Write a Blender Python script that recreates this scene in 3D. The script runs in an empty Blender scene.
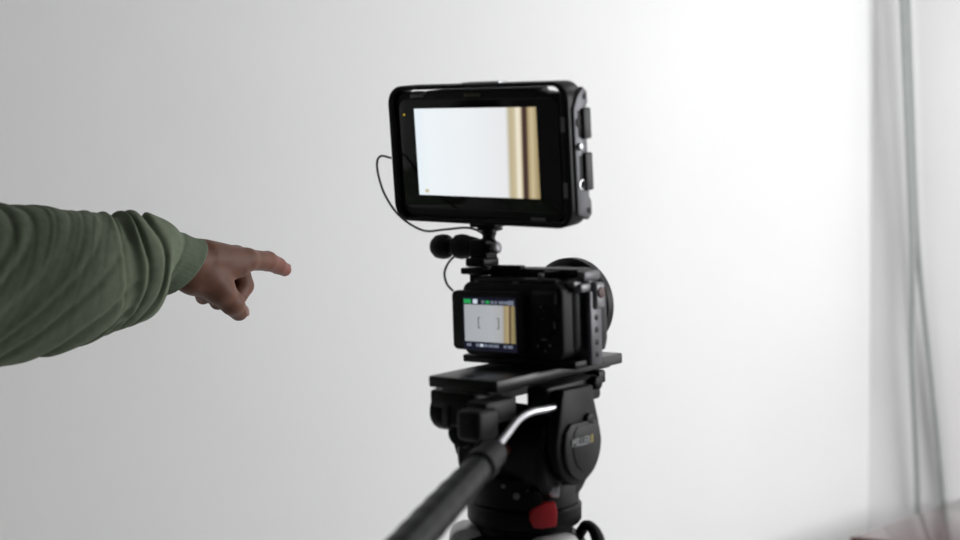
import bpy, bmesh, math, random
import numpy as np
from mathutils import Vector, Matrix

random.seed(4)
S = bpy.context.scene
C = S.collection
R = math.radians

# ------------------------------------------------------------------ camera
F_PX = 1333.0
CAM = Vector((0.0, 0.0, 1.5))
PITCH = R(3.0)
cd = bpy.data.cameras.new('viewpoint')
cd.sensor_width = 36.0
cd.lens = F_PX / 960.0 * 36.0
cd.clip_start = 0.05
cd.dof.use_dof = True
cd.dof.focus_distance = 1.47
cd.dof.aperture_fstop = 4.2
cam = bpy.data.objects.new('viewpoint', cd)
C.objects.link(cam)
cam.location = CAM
cam.rotation_euler = (R(90) - PITCH, 0, 0)
S.camera = cam

# ------------------------------------------------------------------ room axes
# u runs along the white wall away from the corner, v along the wall with the cables
CORNER = Vector((1.0204, 3.47, 0.0))
UDIR = Vector((-math.sqrt(.5), -math.sqrt(.5), 0))
VDIR = Vector((math.sqrt(.5), -math.sqrt(.5), 0))
ROOM_U, ROOM_V, ROOM_H = 5.2, 2.70, 2.75
WDIR = Vector((.90, -.436, 0)).normalized()     # heading of the cable wall
WNRM = Vector((WDIR.y, -WDIR.x, 0))             # its face, into the room


def room(u, v, z):
    p = CORNER + UDIR * u + VDIR * v
    return Vector((p.x, p.y, z))


# ------------------------------------------------------------------ world, daylight, exposure
w = bpy.data.worlds.new('daylight')
S.world = w
w.use_nodes = True
w.node_tree.nodes['Background'].inputs[0].default_value = (0.92, 0.96, 1.0, 1)
w.node_tree.nodes['Background'].inputs[1].default_value = 1.0

WIN_U0, WIN_U1, WIN_Z0, WIN_Z1 = -0.32, 0.98, 1.20, 2.45
ld = bpy.data.lights.new('window_daylight', 'AREA')
ld.shape = 'RECTANGLE'
ld.size = 1.10
ld.size_y = 1.20
ld.energy = 54
ld.color = (1.0, 1.0, 1.0)
lo = bpy.data.objects.new('window_daylight', ld)
C.objects.link(lo)
lo.location = room((WIN_U0 + WIN_U1) / 2, ROOM_V - 0.03, (WIN_Z0 + WIN_Z1) / 2)
lo.rotation_euler = (-VDIR).to_track_quat('-Z', 'Y').to_euler()

FILL_POS = room(0.75, 1.15, ROOM_H - 0.035)  # unseen fill, added to lift the corner walls and soften the table shadow
ld2 = bpy.data.lights.new('added_fill_light', 'AREA')
ld2.shape = 'SQUARE'
ld2.size = 0.56
ld2.energy = 6
ld2.color = (1.0, 1.0, 1.0)
lo2 = bpy.data.objects.new('added_fill_light', ld2)
C.objects.link(lo2)
lo2.location = FILL_POS
lo2.rotation_euler = (0, 0, R(45))

S.view_settings.view_transform = 'Standard'
S.view_settings.look = 'None'
S.view_settings.exposure = 0.0
S.view_settings.gamma = 1.0
S.view_settings.use_curve_mapping = False


# ------------------------------------------------------------------ materials
def mat(name, col, rough=0.5, metal=0.0, spec=0.5, coat=0.0, noise=None, bump=None, sub=0.0, emit=None, es=0.0):
    m = bpy.data.materials.new(name)
    m.use_nodes = True
    nt = m.node_tree
    b = nt.nodes['Principled BSDF']
    b.inputs['Base Color'].default_value = (*col, 1)
    b.inputs['Roughness'].default_value = rough
    b.inputs['Metallic'].default_value = metal
    b.inputs['Specular IOR Level'].default_value = spec
    b.inputs['Coat Weight'].default_value = coat
    b.inputs['Coat Roughness'].default_value = 0.08
    if sub:
        b.inputs['Subsurface Weight'].default_value = sub
        b.inputs['Subsurface Radius'].default_value = (0.012, 0.005, 0.003)
        b.inputs['Subsurface Scale'].default_value = 0.5
    if emit:
        b.inputs['Emission Color'].default_value = (*emit, 1)
        b.inputs['Emission Strength'].default_value = es
    tc = nt.nodes.new('ShaderNodeTexCoord')
    if noise:
        scale, amt = noise
        n = nt.nodes.new('ShaderNodeTexNoise')
        n.inputs['Scale'].default_value = scale
        n.inputs['Detail'].default_value = 5
        nt.links.new(tc.outputs['Object'], n.inputs['Vector'])
        r = nt.nodes.new('ShaderNodeValToRGB')
        r.color_ramp.elements[0].position = 0.3
        r.color_ramp.elements[1].position = 0.7
        r.color_ramp.elements[0].color = (*[c * (1 - amt) for c in col], 1)
        r.color_ramp.elements[1].color = (*[min(1, c * (1 + amt)) for c in col], 1)
        nt.links.new(n.outputs['Fac'], r.inputs['Fac'])
        nt.links.new(r.outputs['Color'], b.inputs['Base Color'])
    if bump:
        scale, strength, dist = bump
        n = nt.nodes.new('ShaderNodeTexNoise')
        n.inputs['Scale'].default_value = scale
        n.inputs['Detail'].default_value = 4
        nt.links.new(tc.outputs['Object'], n.inputs['Vector'])
        bp = nt.nodes.new('ShaderNodeBump')
        bp.inputs['Strength'].default_value = strength
        bp.inputs['Distance'].default_value = dist
        nt.links.new(n.outputs['Fac'], bp.inputs['Height'])
        nt.links.new(bp.outputs['Normal'], b.inputs['Normal'])
    return m


def screen_mat(name, width, stops, strength):
    """A lit display: colour bands across its width (what the display shows)."""
    m = mat(name, (0.01, 0.01, 0.012), rough=0.12)
    nt = m.node_tree
    b = nt.nodes['Principled BSDF']
    tc = nt.nodes.new('ShaderNodeTexCoord')
    sx = nt.nodes.new('ShaderNodeSeparateXYZ')
    nt.links.new(tc.outputs['Object'], sx.inputs[0])
    # the bands lean a little, as in the picture on the display
    sk = nt.nodes.new('ShaderNodeMath'); sk.operation = 'MULTIPLY_ADD'
    sk.inputs[1].default_value = -0.03
    nt.links.new(sx.outputs['Z'], sk.inputs[0])
    nt.links.new(sx.outputs['X'], sk.inputs[2])
    mr = nt.nodes.new('ShaderNodeMapRange')
    mr.inputs['From Min'].default_value = -width / 2
    mr.inputs['From Max'].default_value = width / 2
    nt.links.new(sk.outputs[0], mr.inputs['Value'])
    r = nt.nodes.new('ShaderNodeValToRGB')
    cr = r.color_ramp
    cr.elements[0].position = stops[0][0]; cr.elements[0].color = (*stops[0][1], 1)
    cr.elements[1].position = stops[-1][0]; cr.elements[1].color = (*stops[-1][1], 1)
    for p, c in stops[1:-1]:
        e = cr.elements.new(p); e.color = (*c, 1)
    nt.links.new(mr.outputs['Result'], r.inputs['Fac'])
    nt.links.new(r.outputs['Color'], b.inputs['Emission Color'])
    b.inputs['Emission Strength'].default_value = strength
    return m


M = {}
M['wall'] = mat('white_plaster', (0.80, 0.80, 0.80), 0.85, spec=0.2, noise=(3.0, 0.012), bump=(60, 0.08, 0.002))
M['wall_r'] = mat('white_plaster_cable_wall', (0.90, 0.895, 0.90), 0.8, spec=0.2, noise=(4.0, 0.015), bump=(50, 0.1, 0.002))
M['wall_d'] = mat('grey_wall_paint', (0.30, 0.30, 0.31), 0.85, noise=(3, 0.02))
M['ceiling'] = mat('ceiling_paint', (0.32, 0.32, 0.32), 0.9, noise=(3, 0.01))
M['floor'] = mat('grey_floor', (0.74, 0.74, 0.73), 0.5, noise=(8, 0.05))
M['frame_white'] = mat('window_frame_paint', (0.75, 0.75, 0.74), 0.4)
M['black'] = mat('black_anodised_metal', (0.004, 0.004, 0.005), 0.42, spec=0.22, noise=(60, 0.25), bump=(900, 0.1, 0.0003))
M['black2'] = mat('black_plastic', (0.0055, 0.0055, 0.006), 0.5, spec=0.25, noise=(80, 0.25), bump=(1500, 0.2, 0.0003))
M['satin'] = mat('satin_black_casting', (0.0035, 0.0035, 0.004), 0.42, spec=0.14, noise=(40, 0.2))
M['gloss'] = mat('black_glass', (0.004, 0.004, 0.006), 0.10, spec=0.5)
M['charcoal'] = mat('charcoal_cap', (0.016, 0.016, 0.017), 0.5, spec=0.25, noise=(50, 0.15))
M['greymetal'] = mat('dark_grey_metal', (0.10, 0.10, 0.11), 0.42, metal=0.5, noise=(50, 0.1))
M['rubber'] = mat('handle_rubber', (0.005, 0.0055, 0.0065), 0.42, spec=0.22, noise=(60, 0.2), bump=(900, 0.1, 0.0003))
M['rubber_pad'] = mat('port_cover_rubber', (0.03, 0.03, 0.034), 0.55)
M['plate'] = mat('polished_black_plate', (0.004, 0.004, 0.005), 0.34, spec=0.35)
M['clamp'] = mat('grey_clamp_metal', (0.20, 0.20, 0.21), 0.45, metal=0.6)
M['steel'] = mat('brushed_steel', (0.48, 0.48, 0.50), 0.38, metal=1.0, noise=(80, 0.08))
M['silver'] = mat('silver_clamp_metal', (0.55, 0.55, 0.57), 0.33, metal=0.9)
M['alu'] = mat('silver_grey_casting', (0.58, 0.58, 0.58), 0.4, metal=0.2, noise=(40, 0.08))
M['red'] = mat('red_plastic', (0.52, 0.02, 0.028), 0.42, noise=(60, 0.1))
M['darkred'] = mat('dull_red_mark', (0.10, 0.008, 0.006), 0.5)
M['print_grey'] = mat('grey_print', (0.16, 0.16, 0.17), 0.5)
M['print_light'] = mat('light_grey_print', (0.40, 0.42, 0.42), 0.5)
M['print_dim'] = mat('dim_grey_print', (0.13, 0.13, 0.135), 0.5)
M['print_yellow'] = mat('dim_yellow_print', (0.10, 0.09, 0.045), 0.5)
M['yellow'] = mat('yellow_print', (0.38, 0.32, 0.05), 0.5)
M['led'] = mat('amber_light', (0.1, 0.08, 0.02), 0.4, emit=(0.55, 0.40, 0.03), es=0.9)
M['cable_black'] = mat('black_cable_sheath', (0.012, 0.010, 0.014), 0.5)
M['cable_grey'] = mat('grey_cable_sheath', (0.34, 0.36, 0.352), 0.5, noise=(30, 0.05))
M['cable_pale'] = mat('pale_grey_cable_sheath', (0.52, 0.53, 0.53), 0.5, noise=(30, 0.05))
M['brown'] = mat('brown_plug', (0.10, 0.035, 0.03), 0.5)
M['skin'] = mat('brown_skin', (0.158, 0.070, 0.045), 0.5, spec=0.28, noise=(45, 0.14), bump=(420, 0.25, 0.0006), sub=0.10)
nt = M['skin'].node_tree                        # skin grows redder towards the fingertips
sep = nt.nodes.new('ShaderNodeSeparateXYZ')
mrs = nt.nodes.new('ShaderNodeMapRange'); mrs.inputs['From Min'].default_value = 0.085; mrs.inputs['From Max'].default_value = 0.150
mxs = nt.nodes.new('ShaderNodeMix'); mxs.data_type = 'RGBA'
bs = nt.nodes['Principled BSDF']
old = bs.inputs['Base Color'].links[0].from_socket
tcn = [n for n in nt.nodes if n.type == 'TEX_COORD'][0]
nt.links.new(tcn.outputs['Object'], sep.inputs[0]); nt.links.new(sep.outputs['X'], mrs.inputs['Value'])
nt.links.new(mrs.outputs['Result'], mxs.inputs['Factor']); nt.links.new(old, mxs.inputs[6]); nt.links.new(mxs.outputs[2], bs.inputs['Base Color'])
mxs.inputs[7].default_value = (0.25, 0.088, 0.068, 1)
M['nail'] = mat('nail', (0.24, 0.12, 0.10), 0.4, noise=(80, 0.05))
M['green'] = mat('olive_green_fleece', (0.160, 0.192, 0.134), 0.92, spec=0.15, noise=(120, 0.10), bump=(1400, 0.35, 0.0006))
M['cuff'] = mat('olive_green_rib', (0.135, 0.166, 0.118), 0.92, spec=0.15, noise=(120, 0.10), bump=(1400, 0.3, 0.0006))
M['wood_top'] = mat('dark_red_brown_laminate', (0.10, 0.038, 0.042), 0.14, spec=0.75, coat=1.0, noise=(14, 0.25))
M['wood_edge'] = mat('brown_edge_band', (0.10, 0.035, 0.014), 0.35, noise=(30, 0.2))
M['glass'] = mat('window_glass', (0.9, 0.95, 0.95), 0.02)
M['glass'].node_tree.nodes['Principled BSDF'].inputs['Transmission Weight'].default_value = 1.0
M['green_ui'] = mat('green_display_mark', (0.0, 0.0, 0.0), 0.3, emit=(0.02, 0.36, 0.09), es=1.0)
M['white_ui'] = mat('white_display_mark', (0.0, 0.0, 0.0), 0.3, emit=(0.62, 0.68, 0.78), es=1.0)
M['dim_ui'] = mat('dim_display_mark', (0.0, 0.0, 0.0), 0.3, emit=(0.16, 0.18, 0.24), es=1.0)
M['dark_ui'] = mat('dark_display_mark', (0.0, 0.0, 0.0), 0.3, emit=(0.10, 0.11, 0.11), es=1.0)
M['navy_ui'] = mat('dark_display_glass', (0.006, 0.006, 0.012), 0.2, emit=(0.006, 0.006, 0.016), es=1.0)

# ------------------------------------------------------------------ mesh helpers (millimetres)
def put(bm, t, Mx=None):
    if Mx is not None:
        bmesh.ops.transform(t, matrix=Mx, verts=t.verts)
    me = bpy.data.meshes.new('tmp')
    t.to_mesh(me); t.free()
    bm.from_mesh(me)
    bpy.data.meshes.remove(me)


def box(bm, c, s, bev=0.0, seg=2, Mx=None):
    t = bmesh.new()
    bmesh.ops.create_cube(t, size=1.0)
    bmesh.ops.scale(t, vec=s, verts=t.verts)
    if bev:
        bmesh.ops.bevel(t, geom=list(t.edges), offset=bev, segments=seg, affect='EDGES', profile=0.5, clamp_overlap=True)
    bmesh.ops.translate(t, vec=c, verts=t.verts)
    put(bm, t, Mx)


def frame_to(o, d, up=(0, 0, 1)):
    z = Vector(d).normalized()
    u = Vector(up)
    if abs(z.dot(u)) > 0.98:
        u = Vector((0, 1, 0))
    x = u.cross(z).normalized()
    y = z.cross(x)
    m = Matrix((x, y, z)).transposed().to_4x4()
    m.translation = Vector(o)
    return m


def lathe(bm, o, d, prof, n=32, close=True):
    """prof: (radius, distance along d)."""
    t = bmesh.new()
    rings = []
    for r, h in prof:
        rings.append([t.verts.new((r * math.cos(2 * math.pi * i / n), r * math.sin(2 * math.pi * i / n), h)) for i in range(n)])
    for a, b in zip(rings, rings[1:]):
        for i in range(n):
            t.faces.new((a[i], a[(i + 1) % n], b[(i + 1) % n], b[i]))
    if close:
        t.faces.new(list(reversed(rings[0])))
        t.faces.new(rings[-1])
    put(bm, t, frame_to(o, d))


def cyl(bm, o, d, r, h, bev=1.0, n=32):
    bev = min(bev, r * .45, h * .45)
    lathe(bm, o, d, [(r - bev, 0), (r - bev * .3, bev * .3), (r, bev), (r, h - bev), (r - bev * .3, h - bev * .3), (r - bev, h)], n)


def ball(bm, o, r, n=24, sc=(1, 1, 1)):
    t = bmesh.new()
    bmesh.ops.create_uvsphere(t, u_segments=n, v_segments=n // 2, radius=r)
    bmesh.ops.scale(t, vec=sc, verts=t.verts)
    bmesh.ops.translate(t, vec=o, verts=t.verts)
    put(bm, t)


def rrect(w, h, r, n=6, cx=0, cz=0):
    pts = []
    for (sx, sz, a0) in ((1, 1, 0), (-1, 1, 90), (-1, -1, 180), (1, -1, 270)):
        for k in range(n + 1):
            a = R(a0 + 90 * k / n)
            pts.append((cx + sx * (w / 2 - r) + r * math.cos(a), cz + sz * (h / 2 - r) + r * math.sin(a)))
    return pts


def prism(bm, poly, y0, y1, bev=0.0, axis='y', Mx=None):
    """poly in (x,z) extruded along y; axis 'x': poly in (y,z) along x; axis 'z': poly in (x,y) along z."""
    t = bmesh.new()
    def P(p, q):
        return {'y': (p[0], q, p[1]), 'x': (q, p[0], p[1]), 'z': (p[0], p[1], q)}[axis]
    a = [t.verts.new(P(p, y0)) for p in poly]
    b = [t.verts.new(P(p, y1)) for p in poly]
    f0 = t.faces.new(a); f1 = t.faces.new(list(reversed(b)))
    n = len(poly)
    for i in range(n):
        t.faces.new((a[i], b[i], b[(i + 1) % n], a[(i + 1) % n]))
    bmesh.ops.recalc_face_normals(t, faces=t.faces)
    if bev:
        es = [e for e in t.edges if e.verts[0] in a and e.verts[1] in a or e.verts[0] in b and e.verts[1] in b]
        bmesh.ops.bevel(t, geom=es, offset=bev, segments=2, affect='EDGES', profile=0.5, clamp_overlap=True)
    put(bm, t, Mx)


def ring_prism(bm, outer, inner, y0, y1):
    t = bmesh.new()
    n = len(outer)
    L = [[t.verts.new((p[0], y, p[1])) for p in poly] for poly in (outer, inner) for y in (y0, y1)]
    o0, o1, i0, i1 = L
    for i in range(n):
        j = (i + 1) % n
        t.faces.new((o0[i], o1[i], o1[j], o0[j]))
        t.faces.new((i0[i], i0[j], i1[j], i1[i]))
        t.faces.new((o0[i], o0[j], i0[j], i0[i]))
        t.faces.new((o1[i], i1[i], i1[j], o1[j]))
    bmesh.ops.recalc_face_normals(t, faces=t.faces)
    es = [e for e in t.edges if any(e.verts[0] in s and e.verts[1] in s for s in map(set, L))]
    bmesh.ops.bevel(t, geom=es, offset=1.6, segments=3, affect='EDGES', profile=0.5, clamp_overlap=True)
    put(bm, t)


def catmull(pts, k=8):
    P = [Vector(p) for p in pts]
    P = [P[0] * 2 - P[1]] + P + [P[-1] * 2 - P[-2]]
    out = []
    for i in range(1, len(P) - 2):
        for j in range(k):
            t = j / k
            a, b, c, d = P[i - 1], P[i], P[i + 1], P[i + 2]
            out.append(0.5 * ((2 * b) + (c - a) * t + (2 * a - 5 * b + 4 * c - d) * t * t + (3 * b - a - 3 * c + d) * t ** 3))
    out.append(P[-2])
    return out


def tube(bm, pts, r, n=12, k=8):
    """r: number or one radius for each point."""
    P = catmull(pts, k) if k > 1 else [Vector(p) for p in pts]
    if isinstance(r, (int, float)):
        rr = [r] * len(P)
    else:
        rr = list(np.interp(np.linspace(0, len(r) - 1, len(P)), range(len(r)), r))
    t = bmesh.new()
    T0 = (P[1] - P[0]).normalized()
    x = T0.orthogonal().normalized()
    rings = []
    for i, p in enumerate(P):
        T = (P[min(i + 1, len(P) - 1)] - P[max(i - 1, 0)]).normalized()
        x = (x - T * x.dot(T)).normalized()
        y = T.cross(x)
        rings.append([t.verts.new(p + (x * math.cos(2 * math.pi * j / n) + y * math.sin(2 * math.pi * j / n)) * rr[i]) for j in range(n)])
    for a, b in zip(rings, rings[1:]):
        for j in range(n):
            t.faces.new((a[j], a[(j + 1) % n], b[(j + 1) % n], b[j]))
    t.faces.new(list(reversed(rings[0]))); t.faces.new(rings[-1])
    put(bm, t)


BASE = {}


def obj(name, bm, material, parent=None, angle=35, scale=0.001):
    """bm -> one mesh object; coordinates are taken relative to the base of the thing it belongs to."""
    if parent is not None:
        root = parent
        while root.parent is not None:
            root = root.parent
        if root.name in BASE:
            bmesh.ops.translate(bm, vec=-Vector(BASE[root.name]), verts=bm.verts)
    bmesh.ops.scale(bm, vec=(scale,) * 3, verts=bm.verts)
    bmesh.ops.recalc_face_normals(bm, faces=bm.faces)
    me = bpy.data.meshes.new(name)
    bm.to_mesh(me); bm.free()
    for p in me.polygons:
        p.use_smooth = True
    me.set_sharp_from_angle(angle=R(angle))
    me.materials.append(M[material] if isinstance(material, str) else material)
    o = bpy.data.objects.new(name, me)
    C.objects.link(o)
    if parent is not None:
        o.parent = parent
    return o


def tag(o, label=None, cat=None, group=None, kind=None):
    if label: o['label'] = label
    if cat: o['category'] = cat
    if group: o['group'] = group
    if kind: o['kind'] = kind
    return o


def thing(name, label, cat, frame, base, group=None):
    """An Empty at the thing's base point (mm, in the given frame) that parents its parts."""
    o = bpy.data.objects.new(name, None)
    o.empty_display_size = 0.02
    C.objects.link(o)
    o.matrix_world = frame @ Matrix.Translation(Vector(base) * 0.001)
    BASE[o.name] = base
    return tag(o, label, cat, group)


def at(px, py, d):
    """Point seen at (px, py) in the photograph, at depth d metres."""
    f = Vector((0, math.cos(PITCH), -math.sin(PITCH)))
    u = Vector((0, math.sin(PITCH), math.cos(PITCH)))
    return CAM + d * (f + Vector((1, 0, 0)) * ((px - 480) / F_PX) - u * ((py - 270) / F_PX))


# ================================================================== THE ROOM
def room_box(bm, u0, u1, v0, v1, z0, z1):
    c = [room(u, v, z) for z in (z0, z1) for (u, v) in ((u0, v0), (u1, v0), (u1, v1), (u0, v1))]
    vs = [bm.verts.new(p) for p in c]
    for f in ((0, 1, 2, 3), (7, 6, 5, 4), (0, 4, 5, 1), (1, 5, 6, 2), (2, 6, 7, 3), (3, 7, 4, 0)):
        bm.faces.new([vs[i] for i in f])


def structure(name, boxes, m):
    bm = bmesh.new()
    for b in boxes:
        room_box(bm, *b)
    o = obj(name, bm, m, scale=1.0)
    return tag(o, kind='structure')


U, V, H, T = ROOM_U, ROOM_V, ROOM_H, 0.12
structure('floor', [(-1.5, U + T, -T, V + T, -T, 0)], 'floor')
structure('ceiling', [(-1.5, U + T, -T, V + T, H, H + T)], 'ceiling')
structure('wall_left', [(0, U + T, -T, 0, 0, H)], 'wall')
bm = bmesh.new()
q0, q1 = CORNER - WDIR * .0, CORNER + WDIR * 3.1
vs = [bm.verts.new((p.x, p.y, z)) for z in (0, H) for p in (q0, q1, q1 - WNRM * T, q0 - WNRM * T)]
for f in ((0, 1, 2, 3), (7, 6, 5, 4), (0, 4, 5, 1), (1, 5, 6, 2), (2, 6, 7, 3), (3, 7, 4, 0)):
    bm.faces.new([vs[i] for i in f])
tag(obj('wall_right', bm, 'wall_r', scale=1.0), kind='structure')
structure('wall_back', [(U, U + T, 0, V + T, 0, H)], 'wall_d')
structure('wall_window', [(-1.35, WIN_U0, V, V + T, 0, H), (WIN_U1, U, V, V + T, 0, H),
                          (WIN_U0, WIN_U1, V, V + T, 0, WIN_Z0), (WIN_U0, WIN_U1, V, V + T, WIN_Z1, H)], 'wall_d')
win = structure('window_1', [(WIN_U0, WIN_U1, V + .02, V + .08, WIN_Z0, WIN_Z0 + .05), (WIN_U0, WIN_U1, V + .02, V + .08, WIN_Z1 - .05, WIN_Z1),
                             (WIN_U0, WIN_U0 + .05, V + .02, V + .08, WIN_Z0 + .05, WIN_Z1 - .05), (WIN_U1 - .05, WIN_U1, V + .02, V + .08, WIN_Z0 + .05, WIN_Z1 - .05),
                             ((WIN_U0 + WIN_U1) / 2 - .025, (WIN_U0 + WIN_U1) / 2 + .025, V + .02, V + .08, WIN_Z0 + .05, WIN_Z1 - .05)], 'frame_white')
for a, b in ((WIN_U0 + .05, (WIN_U0 + WIN_U1) / 2 - .025), ((WIN_U0 + WIN_U1) / 2 + .025, WIN_U1 - .05)):
    bm = bmesh.new(); room_box(bm, a, b, V + .045, V + .051, WIN_Z0 + .05, WIN_Z1 - .05)
    obj('pane', bm, 'glass', win, scale=1.0)

cf = Matrix.Translation((FILL_POS.x, FILL_POS.y, ROOM_H)) @ Matrix.Rotation(R(45), 4, 'Z')  # housing made up for the added fill, above the view
cl_ = thing('added_fill_panel', 'square white panel added out of view on the ceiling to brighten the corner', 'ceiling light', cf, (0, 0, 0))
bm = bmesh.new(); ring_prism(bm, rrect(620, 620, 8, 3), rrect(570, 570, 6, 3), -30, 0)
bmesh.ops.rotate(bm, cent=(0, 0, 0), matrix=Matrix.Rotation(R(-90), 3, 'X'), verts=bm.verts)
zs = [v.co.z for v in bm.verts]; bmesh.ops.translate(bm, vec=(0, 0, -max(zs)), verts=bm.verts)
obj('frame', bm, 'frame_white', cl_)
bm = bmesh.new(); box(bm, (0, 0, -15), (572, 572, 8), 1); obj('diffuser', bm, 'frame_white', cl_)

# ================================================================== TABLE in the corner
WANG = math.atan2(WDIR.y, WDIR.x)
TB = Matrix.Translation((0.829, 2.94, 0)) @ Matrix.Rotation(WANG, 4, 'Z')   # local x along the wall, y towards it
tb = thing('table', 'dark red-brown table with a glossy top in the lower right corner', 'table', TB, (0, 0, 0))
e1 = Matrix.Rotation(-WANG, 2) @ Vector((.707, .707))
dw = (CORNER - Vector((.829, 2.94, 0))).dot(-WNRM) * 1000 - 34       # room up to the wall, mm
sx = e1.x / e1.y * dw
top = [(0, 0), (1300, 0), (1300, dw), (sx, dw)]
bm = bmesh.new(); prism(bm, top, 722, 750, 2.0, 'z'); obj('table_top', bm, 'wood_top', tb)
bm = bmesh.new(); prism(bm, [(-1.5, -1.5), (1300, -1.5), (1300, 1.0), (1, 1.0)], 723.5, 748.5, 0, 'z'); obj('edge_band', bm, 'wood_edge', tb)
bm = bmesh.new(); box(bm, (760, dw - 30, 600), (900, 18, 240), 1); obj('modesty_panel', bm, 'wood_edge', tb)
for x, y in ((60, 45), (1250, 45), (sx + 30, dw - 50), (1250, dw - 50)):
    bm = bmesh.new(); box(bm, (x, y, 361), (45, 45, 722), 2); obj('leg', bm, 'wood_edge', tb)

# ================================================================== CABLES on the wall
def on_wall(px, py, off):
    """Point on the cable wall, off metres in front of it, that is seen at (px, py)."""
    d = (at(px, py, 1.0) - CAM)
    n = WNRM
    p0 = CORNER + n * off
    return CAM + d * ((p0 - CAM).dot(n) / d.dot(n))


def wall_cable(name, label, pts, off, r, m, top=True):
    P = [on_wall(x, y, off[0] + (off[1] - off[0]) * min(1, max(0, y / 515))) for x, y in pts]
    q = P[-1]
    P.append(q + WDIR * .004 - Vector((0, 0, .2)))
    P.append(Vector((*(q + WDIR * .01).xy, 0.35)))
    a = P[0]
    if top:
        P.insert(0, Vector((*(a - WDIR * .015).xy, H - .02)))
    bm = bmesh.new(); tube(bm, P, r, 10, 8)
    return tag(obj(name, bm, m, scale=1.0), label, 'cable', 'cables hanging on the wall')


wall_cable('hanging_cable', 'left-hand grey cable hanging down the wall, nearest the corner',
           [(902, -40), (904, 30), (907, 110), (910.5, 190), (913, 255), (913, 300), (912, 340), (914, 400), (917, 470), (918, 515)], (.060, .020), .0080, 'cable_grey')
wall_cable('hanging_cable', 'right-hand grey cable curving away to the right above the table',
           [(907, -40), (909, 30), (912, 110), (915, 190), (918, 245), (922, 290), (928, 345), (935, 410), (941, 470), (944, 515)], (.036, .011), .0080, 'cable_grey')

# ================================================================== TRIPOD RIG FRAME
# rig frame: z up from the floor, y along the video camera's aim, x to its right (mm)
PAN = R(-38)
RIG = Matrix.Translation((0.0405, 1.2, 0)) @ Matrix.Rotation(PAN, 4, 'Z')
TILT_AXIS = Vector((0, 0, 1.290))
TILT = RIG @ Matrix.Translation(TILT_AXIS) @ Matrix.Rotation(R(-0.9), 4, 'Y') @ Matrix.Rotation(R(1.8), 4, 'X') @ Matrix.Translation(-TILT_AXIS)
CAMF = TILT @ Matrix.Translation((0, .013, 0))

# ------------------------------------------------------------------ tripod
tp = thing('tripod', 'black tripod with silver-grey leg shoulders and a red catch under the fluid head', 'tripod', RIG, (0, 0, 0))
bm = bmesh.new(); lathe(bm, (0, 0, 1117.5), (0, 0, 1), [(38, 0), (52, 12), (57, 40), (57, 70), (54, 78), (44, 82)], 40); obj('bowl', bm, 'satin', tp)
bm = bmesh.new(); cyl(bm, (0, 0, 1040), (0, 0, 1), 16, 82, 4); obj('bowl_clamp_knob', bm, 'black2', tp)
for az in (218, 98, 338):
    d = Vector((math.cos(R(az)), math.sin(R(az)), 0)); s = Vector((-d.y, d.x, 0))
    top = d * 60 + Vector((0, 0, 1178)); foot = d * 560 + Vector((0, 0, 22))
    ax = (foot - top).normalized()
    fm = frame_to(top, ax, s)
    bm = bmesh.new()
    # rounded shoulder casting
    prism(bm, rrect(36, 60, 16, 6), -18, 18, 3, 'y', Matrix.Translation(d * 51 + Vector((0, 0, 1176))) @ Matrix.Rotation(R(az), 4, 'Z'))
    sh = obj('shoulder', bm, 'alu', tp)
    bm = bmesh.new(); cyl(bm, d * 62 + s * -25 + Vector((0, 0, 1180)), s, 9, 50, 2); obj('hinge_bolt', bm, 'satin', sh)
    bm = bmesh.new()
    for k in (-1, 1):
        tube(bm, [top + s * k * 20 + ax * 15, top + s * k * 20 + ax * 640], 9, 14, 1)
    box(bm, (0, 0, 640), (26, 66, 40), 5, 2, fm)
    lg = obj('leg', bm, 'black', tp)
    bm = bmesh.new(); tube(bm, [top + ax * 420, foot - ax * 14], 11, 14, 1); obj('lower_tube', bm, 'satin', lg)
    bm = bmesh.new(); ball(bm, foot, 22); obj('rubber_foot', bm, 'rubber', lg)
bm = bmesh.new(); lathe(bm, (0, 0, 420), (0, 0, 1), [(14, 0), (22, 4), (22, 24), (14, 28)], 24); sp = obj('spreader_hub', bm, 'black2', tp)
for az in (218, 98, 338):
    d = Vector((math.cos(R(az)), math.sin(R(az)), 0))
    bm = bmesh.new(); tube(bm, [d * 18 + Vector((0, 0, 434)), d * 340 + Vector((0, 0, 531))], 5, 8, 1); obj('spreader_arm', bm, 'black', tp)
# red catch and black lever on the bowl
bm = bmesh.new(); box(bm, (64, -6, 1184), (18, 26, 18), 5, 3); obj('bowl_catch', bm, 'red', tp)
bm = bmesh.new(); tube(bm, [(38, 34, 1196), (44, 34, 1204), (54, 30, 1204), (63, 25, 1197), (70, 20, 1184)], [5, 5, 5, 6, 6], 10); obj('bowl_lever', bm, 'black2', tp)

# ------------------------------------------------------------------ fluid head
fh = thing('fluid_head', 'black fluid tripod head with a long pan handle, holding the video camera', 'tripod head', RIG, (0, 0, 1200))
bm = bmesh.new(); lathe(bm, (0, 0, 1200), (0, 0, 1), [(43, 0), (44, 2), (44, 7), (50, 10), (52, 13), (52, 26), (50, 28), (46, 29)], 48); obj('base_ring', bm, 'satin', fh)
bm = bmesh.new(); lathe(bm, (0, 0, 1228), (0, 0, 1), [(48, 0), (49.5, 1.5), (49.5, 20), (48, 27), (42, 30)], 48); ph = obj('pan_housing', bm, 'black', fh)
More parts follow.
